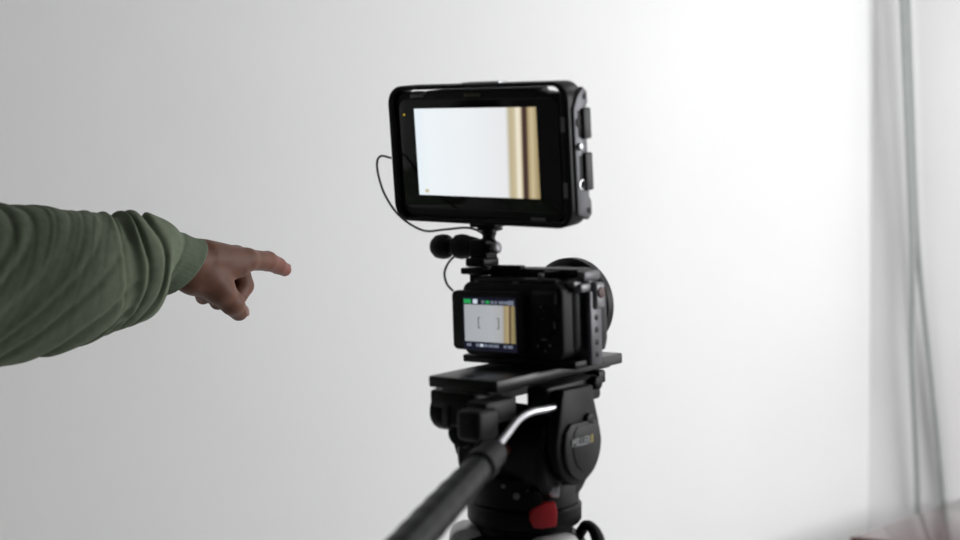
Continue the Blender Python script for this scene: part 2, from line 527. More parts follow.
# pan drag markings and small knobs on the housing, facing the operator
def on_housing(az, r, z):
    a = R(az)
    return Vector((r * math.sin(a), -r * math.cos(a), z)), Vector((math.sin(a), -math.cos(a), 0))
for az, z, r in ((28, 1242, 3.2), (40, 1246, 2.2), (14, 1250, 2.0)):
    p, d = on_housing(az, 48.5, z)
    bm = bmesh.new(); cyl(bm, p, d, r, 2.0, .4, 12); obj('drag_mark', bm, 'print_grey', ph)
p, d = on_housing(44, 44, 1240)
bm = bmesh.new(); cyl(bm, p, d, 8, 12, 1.5, 24); obj('drag_knob', bm, 'satin', fh)
p, d = on_housing(62, 46, 1246)
bm = bmesh.new(); cyl(bm, p + Vector((-6, -7, 0)), Vector((.79, .62, 0.0)), 6.4, 19, 1.2, 24); obj('pan_lock_pin', bm, 'steel', fh)
# red pan lock tab
bm = bmesh.new()
tabp = [(-15, -3), (-12, -10), (-4, -12), (9, -12), (12, 2), (11, 11), (2, 12.5), (-8, 10), (-13.5, 5)]
p, d = on_housing(55, 54, 1222)
prism(bm, [(x * .93, y * .9) for x, y in tabp], -4, 4, 1.5, 'y', Matrix.Translation(p + Vector((0, 0, 4))) @ Matrix.Rotation(R(45), 4, 'Z') @ Matrix.Rotation(R(-8), 4, 'Y'))
obj('pan_lock_tab', bm, 'red', fh)
# tilt body: drum across the head, with cheeks
bm = bmesh.new(); lathe(bm, (-48, 0, 1272), (1, 0, 0), [(36, 0), (40, 2), (43, 6), (43, 90), (40, 94), (36, 96)], 48)
box(bm, (0, 0, 1262), (74, 66, 30), 6)
tbod = obj('tilt_body', bm, 'black', fh)
bm = bmesh.new(); p = Vector((12, -42.0, 1282)); cyl(bm, p, (0, -1, -.1), 4.5, 2.0, .5, 16); obj('level_mark', bm, 'darkred', tbod)
# right cheek: teardrop arm with a domed cap
tear = []
for k in range(19):
    a = R(180 + 180 * k / 18)
    tear.append((36 * math.cos(a), 1288 + 39 * math.sin(a)))
tear += [(32, 1304), (25, 1322), (22, 1336), (-24, 1336), (-31, 1312)]
bm = bmesh.new(); prism(bm, tear, 48, 60, 3.5, 'x'); obj('right_cheek', bm, 'satin', fh)
cap = []
for k in range(25):
    a = R(180 + 180 * k / 24)
    cap.append((29 * math.cos(a) + 1, 1287 + 33 * math.sin(a)))
cap += [(27, 1299), (20, 1306), (-18, 1306), (-26, 1299)]
bm = bmesh.new(); prism(bm, cap, 59, 64, 2.2, 'x'); cp = obj('side_cap', bm, 'charcoal', fh)
cap2 = [(y * .72 + 3, 1288 + (z - 1287) * .8) for y, z in cap]
bm = bmesh.new(); prism(bm, cap2, 63.5, 65, .7, 'x'); obj('cap_badge', bm, 'charcoal', cp)
# lettering on the cap
cu = bpy.data.curves.new('lettering', 'FONT'); cu.body = 'MILLER'; cu.size = 11.5; cu.extrude = 0.25
cu.align_x = 'CENTER'
to = bpy.data.objects.new('lettering_src', cu); C.objects.link(to)
dg = bpy.context.evaluated_depsgraph_get(); dg.update()
tm = bpy.data.meshes.new_from_object(to.evaluated_get(dg))
bm = bmesh.new(); bm.from_mesh(tm)
bpy.data.objects.remove(to); bpy.data.meshes.remove(tm); bpy.data.curves.remove(cu)
xs = [v.co.x for v in bm.verts]; wtxt = max(xs) - min(xs)
bmesh.ops.scale(bm, vec=(28 / wtxt, .9, 1), verts=bm.verts)
bmesh.ops.transform(bm, matrix=Matrix(((0, 0, 1, 65.1), (1, 0, 0, -5), (0, 1, 0, 1286), (0, 0, 0, 1))), verts=bm.verts)
obj('lettering', bm, 'print_light', cp)
bm = bmesh.new(); box(bm, (65.2, 11.5, 1290), (.5, 3.0, 7.0)); obj('yellow_mark', bm, 'yellow', cp)
# left cheek and clamp knob under the plate
tear2 = [(y, z) for y, z in tear]
bm = bmesh.new(); prism(bm, tear2, -56, -47, 3, 'x'); obj('left_cheek', bm, 'satin', fh)
# handle mount boss (left, unused rosette)
bm = bmesh.new(); lathe(bm, (-30, -40, 1296), (0.2, -1, -.1), [(15, 0), (15, 14), (12, 17), (12, 22), (8, 24)], 24); obj('rosette', bm, 'satin', fh)

# tilting top: platform, plate
def tiltpart(bm):
    bmesh.ops.transform(bm, matrix=Matrix.Translation(TILT_AXIS * 1000) @ Matrix.Rotation(R(-0.9), 4, 'Y') @ Matrix.Rotation(R(1.8), 4, 'X') @ Matrix.Translation(-TILT_AXIS * 1000), verts=bm.verts)
    return bm
bm = bmesh.new()
box(bm, (-17, -62, 1330), (50, 40, 16), 3)
box(bm, (36, 13, 1327), (24, 86, 22), 4)
box(bm, (-38, 8, 1327), (24, 150, 22), 4)
box(bm, (0, 78, 1332), (70, 12, 12), 2)
box(bm, (33, 2, 1312), (28, 40, 26), 4)
box(bm, (-38, 2, 1310), (22, 50, 24), 4)
pf = obj('platform', tiltpart(bm), 'black', fh)
bm = bmesh.new(); cyl(bm, (-49, -60, 1316), (1, 0, 0), 17, 20, 4, 32); cyl(bm, (-34, -60, 1316), (1, 0, 0), 13, 14, 2, 32)
obj('plate_lock_knob', tiltpart(bm), 'satin', fh)
bm = bmesh.new(); box(bm, (-16, -74, 1318), (26, 18, 22), 3); box(bm, (-20, -84, 1316), (4, 3, 18), .8); box(bm, (-7, -84, 1316), (4, 3, 18), .8)
obj('plate_release_lever', tiltpart(bm), 'charcoal', fh)
bm = bmesh.new(); cyl(bm, (47, 40, 1333), (1, 0, 0), 6.5, 9, 2, 24); obj('front_knob', tiltpart(bm), 'satin', fh)
bm = bmesh.new(); cyl(bm, (58, 12, 1306), (1, 0, 0), 6, 6, 2, 24); obj('handle_socket', bm, 'black2', fh)
bm = bmesh.new()
box(bm, (0, 11, 1346), (75, 198, 10), 1.6)
box(bm, (0, 11, 1340), (52, 190, 6), 1)
sp_ = obj('sliding_plate', tiltpart(bm), 'plate', fh)
bm = bmesh.new()
box(bm, (0, -70, 1351.2), (10, 14, .8), .2)
obj('plate_slot', tiltpart(bm), 'satin', sp_)
# pan handle: bent steel rod, collar, rubber grip
inv = RIG.inverted()
def rig(px, py, d):
    return (inv @ at(px, py, d)) * 1000
h0, h1, h2, h3 = rig(566, 405, 1.165), rig(523, 414, 1.125), rig(488, 458, 1.055), rig(413, 540, 0.915)
dh = (h3 - h2).normalized()
bend = h1 + (h0 - h1).normalized() * 10
ph_ = bm = bmesh.new()
tube(bm, [h0, h0.lerp(h1, .5), h1 + (h0 - h1) * .18, h1 + (h2 - h1) * .14, h1.lerp(h2, .5), h2, h2 + dh * 20], 3.4, 16, 8)
ph_ = obj('pan_handle', bm, 'steel', fh)
bm = bmesh.new(); lathe(bm, h2 - dh * 16, dh, [(8, 0), (11, 2), (12, 6), (12, 22), (13.5, 24), (13.5, 36), (11, 39)], 32); obj('collar', bm, 'black2', ph_)
bm = bmesh.new()
prof = []
L = (h3 - h2).length + 95
for k in range(61):
    t = k / 60
    r = 10.8 + 3.2 * (1 - math.exp(-t * 4)) + 0.22 * math.sin(t * 58) * (1 if t > .08 else 0)
    prof.append((r, 22 + (L - 22) * t))
prof = [(8, 21)] + prof + [(12, L + 4), (8, L + 7)]
lathe(bm, h2, dh, prof, 36); obj('grip', bm, 'rubber', ph_)

bm = bmesh.new(); hb = rig(478, 424, 1.10)
box(bm, hb, (24, 30, 26), 5, 3)
box(bm, hb + Vector((-4, 24, 8)), (22, 44, 20), 4)
obj('handle_bracket', bm, 'black2', fh)

# ================================================================== VIDEO CAMERA (on the plate)
vc = thing('video_camera', 'black mirrorless camera with a lit rear screen, mounted on the tripod head', 'camera', CAMF, (0, 0, 1354))
bm = bmesh.new()
prism(bm, rrect(112, 68, 9, 5, 0, 1393), -28, 22, 3.5)
obj('body', bm, 'black2', vc)
bm = bmesh.new()   # grip on the right, a rounded column
lathe(bm, (46, 26, 1361), (0, 0, 1), [(10, 0), (15, 3), (17, 12), (17, 50), (15, 60), (9, 64)], 28)
box(bm, (46, 6, 1393), (26, 44, 62), 9, 4)
obj('grip', bm, 'charcoal', vc)
bm = bmesh.new()   # rear thumb rest and bevelled top
box(bm, (38, -29, 1414), (26, 8, 14), 3.5, 3); box(bm, (2, -6, 1427), (92, 40, 8), 3)
obj('top_cover', bm, 'black2', vc)
bm = bmesh.new(); cyl(bm, (34, -8, 1430), (0, 0, 1), 9, 7, 1.2, 28); obj('mode_dial', bm, 'satin', vc)
bm = bmesh.new(); cyl(bm, (48, 18, 1424), (0, .2, 1), 7, 8, 1.5, 24); obj('shutter_button', bm, 'silver', vc)
bm = bmesh.new(); box(bm, (31, -24, 1432), (5, 4, 7), 1); obj('power_lever', bm, 'greymetal', vc)
# flip screen
bm = bmesh.new(); prism(bm, rrect(80, 54, 5, 4, -21, 1392.5), -37, -28.5, 1.6); fs = obj('flip_screen', bm, 'black2', vc)
SW, SH = 57.0, 41.5
SCX, SCZ = -17.5, 1390.0
lcd = screen_mat('camera_display', SW * .001, [(0, (.47, .50, .53)), (.55, (.52, .54, .57)), (.755, (.50, .50, .51)), (.80, (.40, .32, .18)), (.86, (.52, .42, .23)),
                                                (.885, (.42, .30, .15)), (.895, (.05, .015, .015)), (.915, (.06, .02, .02)), (.93, (.36, .30, .15)), (1, (.30, .24, .10))], 0.80)
def screen_obj(name, parent, w, h, c, m):
    """Display face with its own origin in the middle (its picture is laid out in object space)."""
    bmx = bmesh.new(); box(bmx, (0, 0, 0), (w, .5, h))
    bmesh.ops.scale(bmx, vec=(.001,) * 3, verts=bmx.verts)
    me = bpy.data.meshes.new(name); bmx.to_mesh(me); bmx.free(); me.materials.append(m)
    o = bpy.data.objects.new(name, me); C.objects.link(o); o.parent = parent
    root = parent
    while root.parent is not None: root = root.parent
    o.location = (Vector(c) - Vector(BASE[root.name])) * .001
    return o
bm = bmesh.new(); box(bm, (SCX, -37.1, SCZ), (SW + 3, .5, SH + 7)); obj('screen_glass', bm, 'navy_ui', fs)
screen_obj('live_picture', fs, SW, SH - 8, (SCX, -37.35, SCZ + .5), lcd)
def ui(name, x, z, w_, h_, m):
    b_ = bmesh.new(); box(b_, (SCX + x, -37.65, SCZ + z), (w_, .3, h_), .1, 1); return obj(name, b_, m, fs)
ui('battery_mark', -24.5, 20.2, 8.0, 3.6, 'green_ui')
ui('mode_mark', -15.5, 20.2, 5.0, 4.0, 'white_ui')
for x, w_, m in ((-7, 3.2, 'dim_ui'), (-1.5, 4, 'green_ui'), (4, 3, 'dim_ui'), (8.5, 2.6, 'dim_ui'), (15, 6, 'dim_ui'), (20.5, 3.5, 'dim_ui'), (26, 6.5, 'dim_ui')):
    ui('readout', x * .94, 19.8, w_, 2.6 if x < 24 else 4, m)
for x, w_, m in ((-25.5, 5, 'dim_ui'), (-15, 4, 'dim_ui'), (-10, 3.4, 'white_ui'), (-5, 4, 'dim_ui'), (1, 5, 'dim_ui'), (7.5, 5.5, 'dim_ui'), (18, 3, 'dim_ui'), (24, 5.5, 'dim_ui')):
    ui('readout', x * .94, -19.4, w_, 2.5, m)
for sx in (-1, 1):
    b_ = bmesh.new()
    x = SCX - 1 + sx * 11.5
    box(b_, (x, -37.7, SCZ + 1), (1.0, .3, 10)); box(b_, (x - sx * 1, -37.7, SCZ + 5.6), (2.2, .3, .9)); box(b_, (x - sx * 1, -37.7, SCZ - 3.6), (2.2, .3, .9))
    obj('focus_bracket', b_, 'dark_ui', fs)
# rear controls
bm = bmesh.new(); lathe(bm, (37, -28, 1391), (0, -1, 0), [(12.5, 0), (12.5, 2.2), (10, 3), (6, 3), (6, 2.2), (0.5, 2.2)], 32); obj('control_wheel', bm, 'satin', vc)
for x, z, r in ((34, 1407, 3.4), (30, 1372, 3.2), (43, 1373, 3.4), (40, 1404, 2.4)):
    bm = bmesh.new(); cyl(bm, (x, -27.8, z), (0, -1, 0), r, 1.8, .5, 18); obj('rear_button', bm, 'black', vc)
for x, z, w_, h_ in ((35, 1412.5, 9, 1.3), (34.5, 1407, 2, 2), (37, 1397, 5, 1.2), (27, 1391, 1.4, 5), (48.5, 1391, 1.4, 6), (37, 1378, 7, 1.4), (30, 1372, 2.2, 2.2), (43, 1373, 2.4, 2.4), (38, 1368, 2.4, 2.0),
                     (-38, 1427.5, 5, 1.4), (6, 1427, 6, 1.6)):
    bm = bmesh.new(); box(bm, (x, -30.4 if z < 1420 else -28.4, z), (w_, .9, h_), .2, 1); obj('print_mark', bm, 'print_dim', vc)
# lens and hood
bm = bmesh.new(); lathe(bm, (-6, 22, 1398), (0, 1, 0), [(31, 0), (31, 6), (34, 8), (34, 18), (33, 20), (33, 22), (35, 24), (35, 42), (36, 44)], 48)
ln = obj('lens', bm, 'satin', vc)
bm = bmesh.new(); lathe(bm, (-6, 58, 1398), (0, 1, 0), [(34, 0), (36, 5), (38, 10), (43, 13), (44.5, 15), (44.5, 24), (43, 25), (41, 23), (37, 12), (33, 6)], 56, close=False)
obj('lens_hood', bm, 'black', ln)
bm = bmesh.new(); lathe(bm, (-6, 66, 1398), (0, 1, 0), [(30, 0), (20, 3.5), (8, 5), (.5, 5.2)], 40); obj('front_element', bm, 'gloss', ln)
bm = bmesh.new()
for k in range(36):
    a = 2 * math.pi * k / 36
    box(bm, (0, 0, 0), (2.4, 12, 1.6), .4, 1, Matrix.Translation((-6 + 35.2 * math.cos(a), 48, 1398 + 35.2 * math.sin(a))) @ Matrix.Rotation(-a + math.pi / 2, 4, 'Y'))
obj('focus_ring', bm, 'rubber', ln)

# ------------------------------------------------------------------ camera cage
cg = thing('camera_cage', 'black metal cage with drilled side bar wrapped round the video camera', 'camera cage', CAMF, (0, 0, 1351))
bm = bmesh.new(); box(bm, (0, 2, 1355), (126, 46, 7), 1.5); obj('bottom_bar', bm, 'black', cg)
bm = bmesh.new(); box(bm, (-2, 2, 1435), (124, 24, 7), 1.5); box(bm, (-48, -8, 1436), (26, 30, 6), 1.5); obj('top_bar', bm, 'black', cg)
bm = bmesh.new(); box(bm, (-60, 4, 1395), (7, 22, 84), 1.5); obj('left_bar', bm, 'black', cg)
bm = bmesh.new(); box(bm, (64, 8, 1386), (6, 18, 66), 1.5); box(bm, (62.5, 4, 1432), (9, 26, 9), 2)
rb = obj('right_bar', bm, 'greymetal', cg)
for z in (1362, 1373, 1384, 1395, 1406):
    bm = bmesh.new(); cyl(bm, (66.6, 8, z), (1, 0, 0), 2.7, .9, .2, 16); obj('screw_hole', bm, 'black2', rb)
bm = bmesh.new(); box(bm, (66, 11, 1414), (9, 15, 24), 3, 3); box(bm, (61, -4, 1422), (10, 18, 8), 2.5); box(bm, (58, -12, 1426), (8, 12, 5), 1.5)
cl = obj('cable_clamp', bm, 'clamp', cg)
bm = bmesh.new(); cyl(bm, (70, 11, 1417), (1, 0, 0), 5.0, 1.8, .5, 20); obj('clamp_screw', bm, 'brown', cl)
bm = bmesh.new(); box(bm, (-14, -12, 1439.5), (34, 8, 4), 1); obj('cold_shoe', bm, 'satin', cg)

# ================================================================== MONITOR MOUNT
W_, H_ = 206.0, 128.0
MON = (Matrix.Translation((-0.00424, 1.2166, 1.5432)) @ Matrix.Rotation(R(-37.9), 4, 'Z') @ Matrix.Rotation(R(1.75), 4, 'Y') @ Matrix.Rotation(R(7.57), 4, 'X')
       @ Matrix.Translation((.002, .00735, -(H_ / 2 + 2) * .001)))
mt_lab = 'small black swivel mount with a double round knob joining monitor and camera cage'
mm = thing('swivel_mount', mt_lab, 'mount', CAMF, (-44, -10, 1439))
bx_, by_ = -44, -10
bm = bmesh.new(); box(bm, (bx_ - 1, by_, 1444), (22, 24, 8), 2); box(bm, (bx_ + 1, by_, 1455), (19, 20, 20), 3, 3); obj('clamp_block', bm, 'satin', mm)
bm = bmesh.new(); lathe(bm, (bx_ - 6, by_, 1458), (-1, -.12, 0), [(8, 0), (9.5, 6), (10, 9), (11.2, 12), (11.8, 17), (11, 22), (8.5, 24.5), (7, 25.5), (7, 29), (9.5, 30), (11.3, 33), (11.8, 38), (10.8, 44), (7.5, 48), (3, 49.5)], 36)
obj('lock_knob', bm, 'black2', mm)
bm = bmesh.new(); lathe(bm, (bx_ + 8, by_, 1456), (1, 0, .15), [(4, 0), (4, 6), (5.5, 7), (5.5, 10), (4, 11)], 24); obj('tension_screw', bm, 'clamp', mm)
top_ = (CAMF.inverted() @ (MON @ Vector((-.002, .008, 0)))) * 1000
stem = Vector((bx_ + 7, by_, 1462))
bm = bmesh.new(); tube(bm, [stem, top_ - Vector((0, 0, 5))], 6.0, 20, 1); ball(bm, stem.lerp(top_, .5), 7); obj('ball_stem', bm, 'black', mm)
bm = bmesh.new(); lathe(bm, top_ - Vector((0, 0, 8.5)), (0.02, 0, 1), [(8, 0), (12, 1.2), (12, 3.2), (9, 4), (9, 5.5)], 32); obj('lock_disc', bm, 'satin', mm)

# ================================================================== FIELD MONITOR
mo = thing('field_monitor', 'black caged field monitor showing a bright picture, mounted above the camera', 'monitor', MON, (0, 0, 0))
# local: x right, y away from the operator, z up from the underside
zc = H_ / 2
hw, hh = W_ / 2 - 8.2, H_ / 2 - 5.2
hs = [(hw, -hh + 9), (hw, hh - 9), (hw - 4, hh - 5), (84, hh - 4.5), (82, hh - 5), (66, hh - 3), (64, hh), (-56, hh), (-59, hh - 3.5), (-71, hh - 3.5), (-74, hh - 1.5), (-hw + 9, hh - 1), (-hw, hh - 9), (-hw, -hh + 9), (-hw + 9, -hh), (hw - 9, -hh)]
hs = [(x, zc + z) for x, z in hs]
bm = bmesh.new(); prism(bm, hs, -6.5, 18, 1.5); obj('housing', bm, 'black2', mo)
bm = bmesh.new(); prism(bm, rrect(W_ - 24, H_ - 26, 9, 6, 0, zc), -7.2, -6, .6); fg = obj('front_glass', bm, 'gloss', mo)
mscreen = screen_mat('monitor_display', .140, [(0, (.80, .88, .93)), (.10, (.85, .90, .93)), (.45, (.84, .87, .89)), (.75, (.80, .81, .83)), (.785, (.50, .43, .27)), (.82, (.58, .50, .33)), (.845, (.86, .80, .66)),
                                             (.865, (.80, .72, .54)), (.88, (.30, .22, .14)), (.89, (.045, .022, .025)), (.915, (.07, .04, .03)), (.93, (.42, .32, .17)), (.955, (.60, .50, .31)), (1, (.34, .26, .13))], 1.0)
screen_obj('live_picture', fg, 140, 81, (-2, -7.35, zc + 2), mscreen)
bm = bmesh.new(); ball(bm, (-62, -7.5, zc - 34.5), 2.2, 12, (1.3, .15, .9)); obj('picture_speck', bm, mat('tan_display_mark', (0, 0, 0), .4, emit=(.66, .58, .40), es=.9), fg)
bm = bmesh.new(); ball(bm, (-85, -7.3, zc + 37), 1.1, 12, (1, .4, 1)); obj('status_light', bm, 'led', mo)
# cage ring
outer = rrect(W_, H_, 17, 7, 0, zc)
inner = rrect(W_ - 16, H_ - 8, 9, 7, 0, zc)
bm = bmesh.new(); ring_prism(bm, outer, inner, -9.5, 15)
mc = obj('cage_frame', bm, 'black', mo)
# left bar of the cage standing proud
lb = [(-W_ / 2 - 2.5, 24), (-W_ / 2 + 5, 10), (-W_ / 2 + 5, H_ - 14), (-W_ / 2 + 3, H_ - 14), (-W_ / 2 - 2.5, H_ - 25)]
bm = bmesh.new(); prism(bm, lb, -4, 14, 2); obj('left_bar', bm, 'black', mo)
bm = bmesh.new(); box(bm, (4, 4, H_ + .5), (42, 14, 2.0), .8); obj('top_mount', bm, 'silver', mo)
bm = bmesh.new(); box(bm, (-2, 5, -1.5), (30, 18, 5), 1.5); obj('bottom_mount', bm, 'black', mo)
# right side: grey plate with port covers and screws
sidep = [(-4, 12), (12, 6), (18, 10), (18, 22), (15, 26), (15, H_ - 24), (18, H_ - 20), (18, H_ - 10), (12, H_ - 6), (2, H_ - 14), (-4, H_ - 24)]
bm = bmesh.new(); prism(bm, sidep, W_ / 2 - 3, W_ / 2 + 2.5, 1.2, 'x'); sp2 = obj('side_plate', bm, 'greymetal', mo)
for z0, z1 in ((32, 65), (77, 104)):
    bm = bmesh.new(); box(bm, (W_ / 2 + 2, 12, (z0 + z1) / 2), (8, 11, z1 - z0), 1.5); pc = obj('port_cover', bm, 'rubber_pad', mo)
    bm = bmesh.new(); box(bm, (W_ / 2 + 2.6, 3.5, (z0 + z1) / 2), (.8, 4.5, z1 - z0 - 4), .3); obj('port_slot', bm, 'black2', mo)
bm = bmesh.new(); cyl(bm, (W_ / 2 + 1.5, 1.5, 71), (1, 0, 0), 3.4, 4, 1.2, 20); obj('side_screw', bm, 'steel', mo)
for z, m in ((38, 'silver'), (92, 'black2')):
    bm = bmesh.new(); lathe(bm, (W_ / 2 + 2.2, 3, z), (1, 0, 0), [(4.5, 0), (4.5, 1.4), (3.4, 1.5), (3.2, .7), (.4, .7)], 20); obj('side_port', bm, m, mo)
for z in (14, H_ - 14):
    bm = bmesh.new(); cyl(bm, (W_ / 2 + 1.6, 13, z), (1, 0, 0), 2.6, 1.6, .3, 14); obj('corner_screw', bm, 'black2', mo)
# flat print on the front
for nm, x, z, w_, h_, m in (('front_label', 97.0, zc + 27, 4.2, 13, 'print_grey'), ('front_label', 97.0, zc - 30, 4.2, 13, 'print_grey')):
    bm = bmesh.new(); box(bm, (x, -9.6, z), (w_, .8, h_), .3, 1); obj(nm, bm, m, mo)
for x, z, w_, h_, m in ((64, zc - 57.0, 16, 3.0, 'print_dim'), (-68, zc + 54.5, 17, 3.4, 'print_grey')):
    bm = bmesh.new(); box(bm, (x, -6.6, z), (w_, .8, h_), .3, 1); obj('frame_print', bm, m, mo)
bm = bmesh.new()
for k in range(7):
    box(bm, (-10.5 + k * 2.7, -6.6, zc + 54), (1.9, .6, 2.6 if k % 3 else 3.0), .1, 1)
mp = obj('maker_print', bm, 'print_yellow', mo); mp['kind'] = 'stuff'
# battery on the back
bm = bmesh.new(); box(bm, (0, 30, zc), (70, 24, 62), 4); obj('battery', bm, 'black2', mo)

# ------------------------------------------------------------------ cable from monitor to camera
def rigt(px, py, d):
    return at(px, py, d)
cp_ = [at(391, 158, 1.272), at(381, 156, 1.268), at(377, 163, 1.265), at(379, 178, 1.262), at(385, 195, 1.257), at(396, 212, 1.250), at(410, 224, 1.240), at(426, 231, 1.235), at(445, 229.5, 1.235),
       at(470, 228, 1.24), at(484, 236, 1.25), at(474, 246, 1.25), at(458, 254, 1.245), at(449, 262, 1.24), at(444.5, 273, 1.235), at(447, 284, 1.232), at(453, 291, 1.230)]
bm = bmesh.new(); tube(bm, cp_, .0011, 10, 6)
tag(obj('video_cable', bm, 'cable_black', scale=1.0), 'thin black cable looping from the monitor\'s left side down to the camera', 'cable')

# ================================================================== PERSON: pointing hand and sleeve
HAND_C = at(186, 262.5, 1.412)                       # wrist, inside the cuff
psi = R(62)
PD = R(-5)
A_ = Vector((math.cos(psi) * math.cos(PD), math.sin(psi) * math.cos(PD), math.sin(PD)))
C_ = Vector((math.sin(psi), -math.cos(psi), 0)); B_ = C_.cross(A_)
HM = Matrix((A_, B_, C_)).transposed().to_4x4() @ Matrix.Scale(1.03, 4)    # columns: pointing, dorsal, thumb side


def cone_sdf(P, a, b, ra, rb):
    a = np.array(a, float); b = np.array(b, float)
    ab = b - a
    t = np.clip(((P - a) @ ab) / (ab @ ab), 0, 1)
    d = np.linalg.norm(P - a - t[..., None] * ab, axis=-1)
    return d - (ra + (rb - ra) * t)


def smin(a, b, k):
    h = np.clip(0.5 + 0.5 * (b - a) / k, 0, 1)
    return b * (1 - h) + a * h - k * h * (1 - h)


def surface_nets(F, lo, step):
    s = F < 0
    nx, ny, nz = F.shape
    acc = np.zeros((nx - 1, ny - 1, nz - 1, 3)); cnt = np.zeros((nx - 1, ny - 1, nz - 1))
    off = [(i, j, k) for i in (0, 1) for j in (0, 1) for k in (0, 1)]
    sl = lambda o: tuple(slice(o[d], F.shape[d] - 1 + o[d]) for d in range(3))
    for o in off:
        for d in range(3):
            if o[d] == 0:
                q = list(o); q[d] = 1
                f0, f1 = F[sl(o)], F[sl(q)]
                m = (f0 < 0) != (f1 < 0)
                t = np.where(m, f0 / np.where(m, f0 - f1, 1), 0)
                for e in range(3):
                    acc[..., e] += np.where(m, (t if e == d else o[e]), 0)
                cnt += m
    act = cnt > 0
    idx = -np.ones(act.shape, int); idx[act] = np.arange(act.sum())
    ii = np.argwhere(act)
    V_ = (ii + acc[act] / cnt[act][:, None]) * step + lo
    faces = []
    for d in range(3):
        e1, e2 = (d + 1) % 3, (d + 2) % 3
        a = [slice(1, n - 1) for n in F.shape]; a[d] = slice(0, F.shape[d] - 1)
        b = list(a); b[d] = slice(1, F.shape[d])
        ch = s[tuple(a)] != s[tuple(b)]
        w_ = np.argwhere(ch)
        base = w_.copy(); base[:, e1] += 1; base[:, e2] += 1
        def I(p1, p2):
            q = base.copy(); q[:, e1] -= p1; q[:, e2] -= p2
            return idx[q[:, 0], q[:, 1], q[:, 2]]
        Q = np.stack([I(1, 1), I(0, 1), I(0, 0), I(1, 0)], 1)
        ins = s[tuple(a)][ch]
        Q[~ins] = Q[~ins][:, ::-1]
        faces.append(Q)
    return V_, np.concatenate(faces)


# joints (a: pointing, b: dorsal, c: thumb side), mm
THUMB = [((18, -12, 12), 16), ((32, -27, 20), 13.8), ((49, -40, 23), 12.6), ((66, -49, 19), 10.0)]
INDEX = [((68, 6.5, 24), 11.6), ((108, 7, 22), 10.6), ((131, 3, 19), 9.3), ((147, -1, 17), 7.5)]
MIDDLE = [((73, 9, 6), 11.8), ((87, -21, 7), 11.2), ((71, -40, 8), 9.6), ((58, -30, 8), 7.8)]
RING = [((68, 6, -13), 11.4), ((80, -22, -13), 10), ((65, -39, -9), 8.9), ((51, -32, -6), 7.6)]
PINKY = [((60, 2, -29), 10.6), ((70, -20, -29), 8.6), ((56, -35, -22), 7.8), ((45, -31, -17), 6.8)]
step = 1.35
lo = np.array([-95., -80., -58.]); hi = np.array([176., 42., 58.])
ax_ = [np.arange(lo[i], hi[i], step) for i in range(3)]
G = np.stack(np.meshgrid(*ax_, indexing='ij'), -1)
palm = smin(cone_sdf(G, (-70, 3, -8), (-2, 1, 9), 17, 18), cone_sdf(G, (-70, 3, -24), (-2, 1, -9), 17, 18), 8)
for F_, w0 in ((INDEX, 12), (MIDDLE, 4), (RING, -5), (PINKY, -12)):
    p1 = F_[0]
    palm = smin(palm, cone_sdf(G, (20, 4, w0), p1[0], 19, p1[1]), 8)
    palm = smin(palm, cone_sdf(G, (24, -10, w0), (p1[0][0] - 12, p1[0][1] - 10, p1[0][2]), 14, 9), 8)
palm = smin(palm, cone_sdf(G, (15, -14, 7), (31, -24, 17), 18, 14), 9)
palm = smin(palm, cone_sdf(G, (4, -15, 2), (36, -20, -10), 16, 13), 10)
# web between thumb and index
palm = smin(palm, cone_sdf(G, (30, -12, 19), (44, -2, 22), 8, 7), 7)
out = palm
for F_ in (INDEX, MIDDLE, RING, PINKY):
    prox = cone_sdf(G, F_[0][0], F_[1][0], F_[0][1], F_[1][1])
    dist = smin(cone_sdf(G, F_[1][0], F_[2][0], F_[1][1], F_[2][1]), cone_sdf(G, F_[2][0], F_[3][0], F_[2][1], F_[3][1]), 2)
    f = smin(palm, prox, 7)
    f = smin(f, dist, 2.2 if F_ is not INDEX else 3)
    out = smin(out, f, 1.2)
th = cone_sdf(G, THUMB[1][0], THUMB[2][0], THUMB[1][1], THUMB[2][1])
th = smin(th, cone_sdf(G, THUMB[2][0], THUMB[3][0], THUMB[2][1], THUMB[3][1]), 3)
f = smin(palm, cone_sdf(G, THUMB[0][0], THUMB[1][0], THUMB[0][1], THUMB[1][1]), 10)
f = smin(f, th, 5)
out = smin(out, f, 1.2)
# knuckle creases: shallow grooves round the joints
for F_ in (INDEX, THUMB):
    for j in (1, 2):
        if F_ is THUMB and j == 1: continue
        p = np.array(F_[j][0], float); q = np.array(F_[j + 1][0], float); n_ = (q - p) / np.linalg.norm(q - p)
        h = (G - p) @ n_
        near = np.exp(-((np.linalg.norm(G - p, axis=-1) / (F_[j][1] * 1.25)) ** 4))
        out = out + 0.55 * np.cos(np.clip(h / 3.2, -1, 1) * math.pi * 3) * np.exp(-(h / 3.2) ** 2) * near
Vh, Fh = surface_nets(out, lo, step)
me = bpy.data.meshes.new('person')
me.from_pydata((Vh * .001).tolist(), [], Fh.tolist()); me.update()
bm = bmesh.new(); bm.from_mesh(me)
for _ in range(3):
    bmesh.ops.smooth_vert(bm, verts=bm.verts, factor=0.5, use_axis_x=True, use_axis_y=True, use_axis_z=True)
bmesh.ops.recalc_face_normals(bm, faces=bm.faces)
bm.to_mesh(me); bm.free()
for p in me.polygons: p.use_smooth = True
me.materials.append(M['skin'])
person = bpy.data.objects.new('person', me); C.objects.link(person)
person.matrix_world = Matrix.Translation(HAND_C) @ HM
tag(person, 'person in an olive green sweatshirt reaching in from the left, index finger pointing right', 'person')


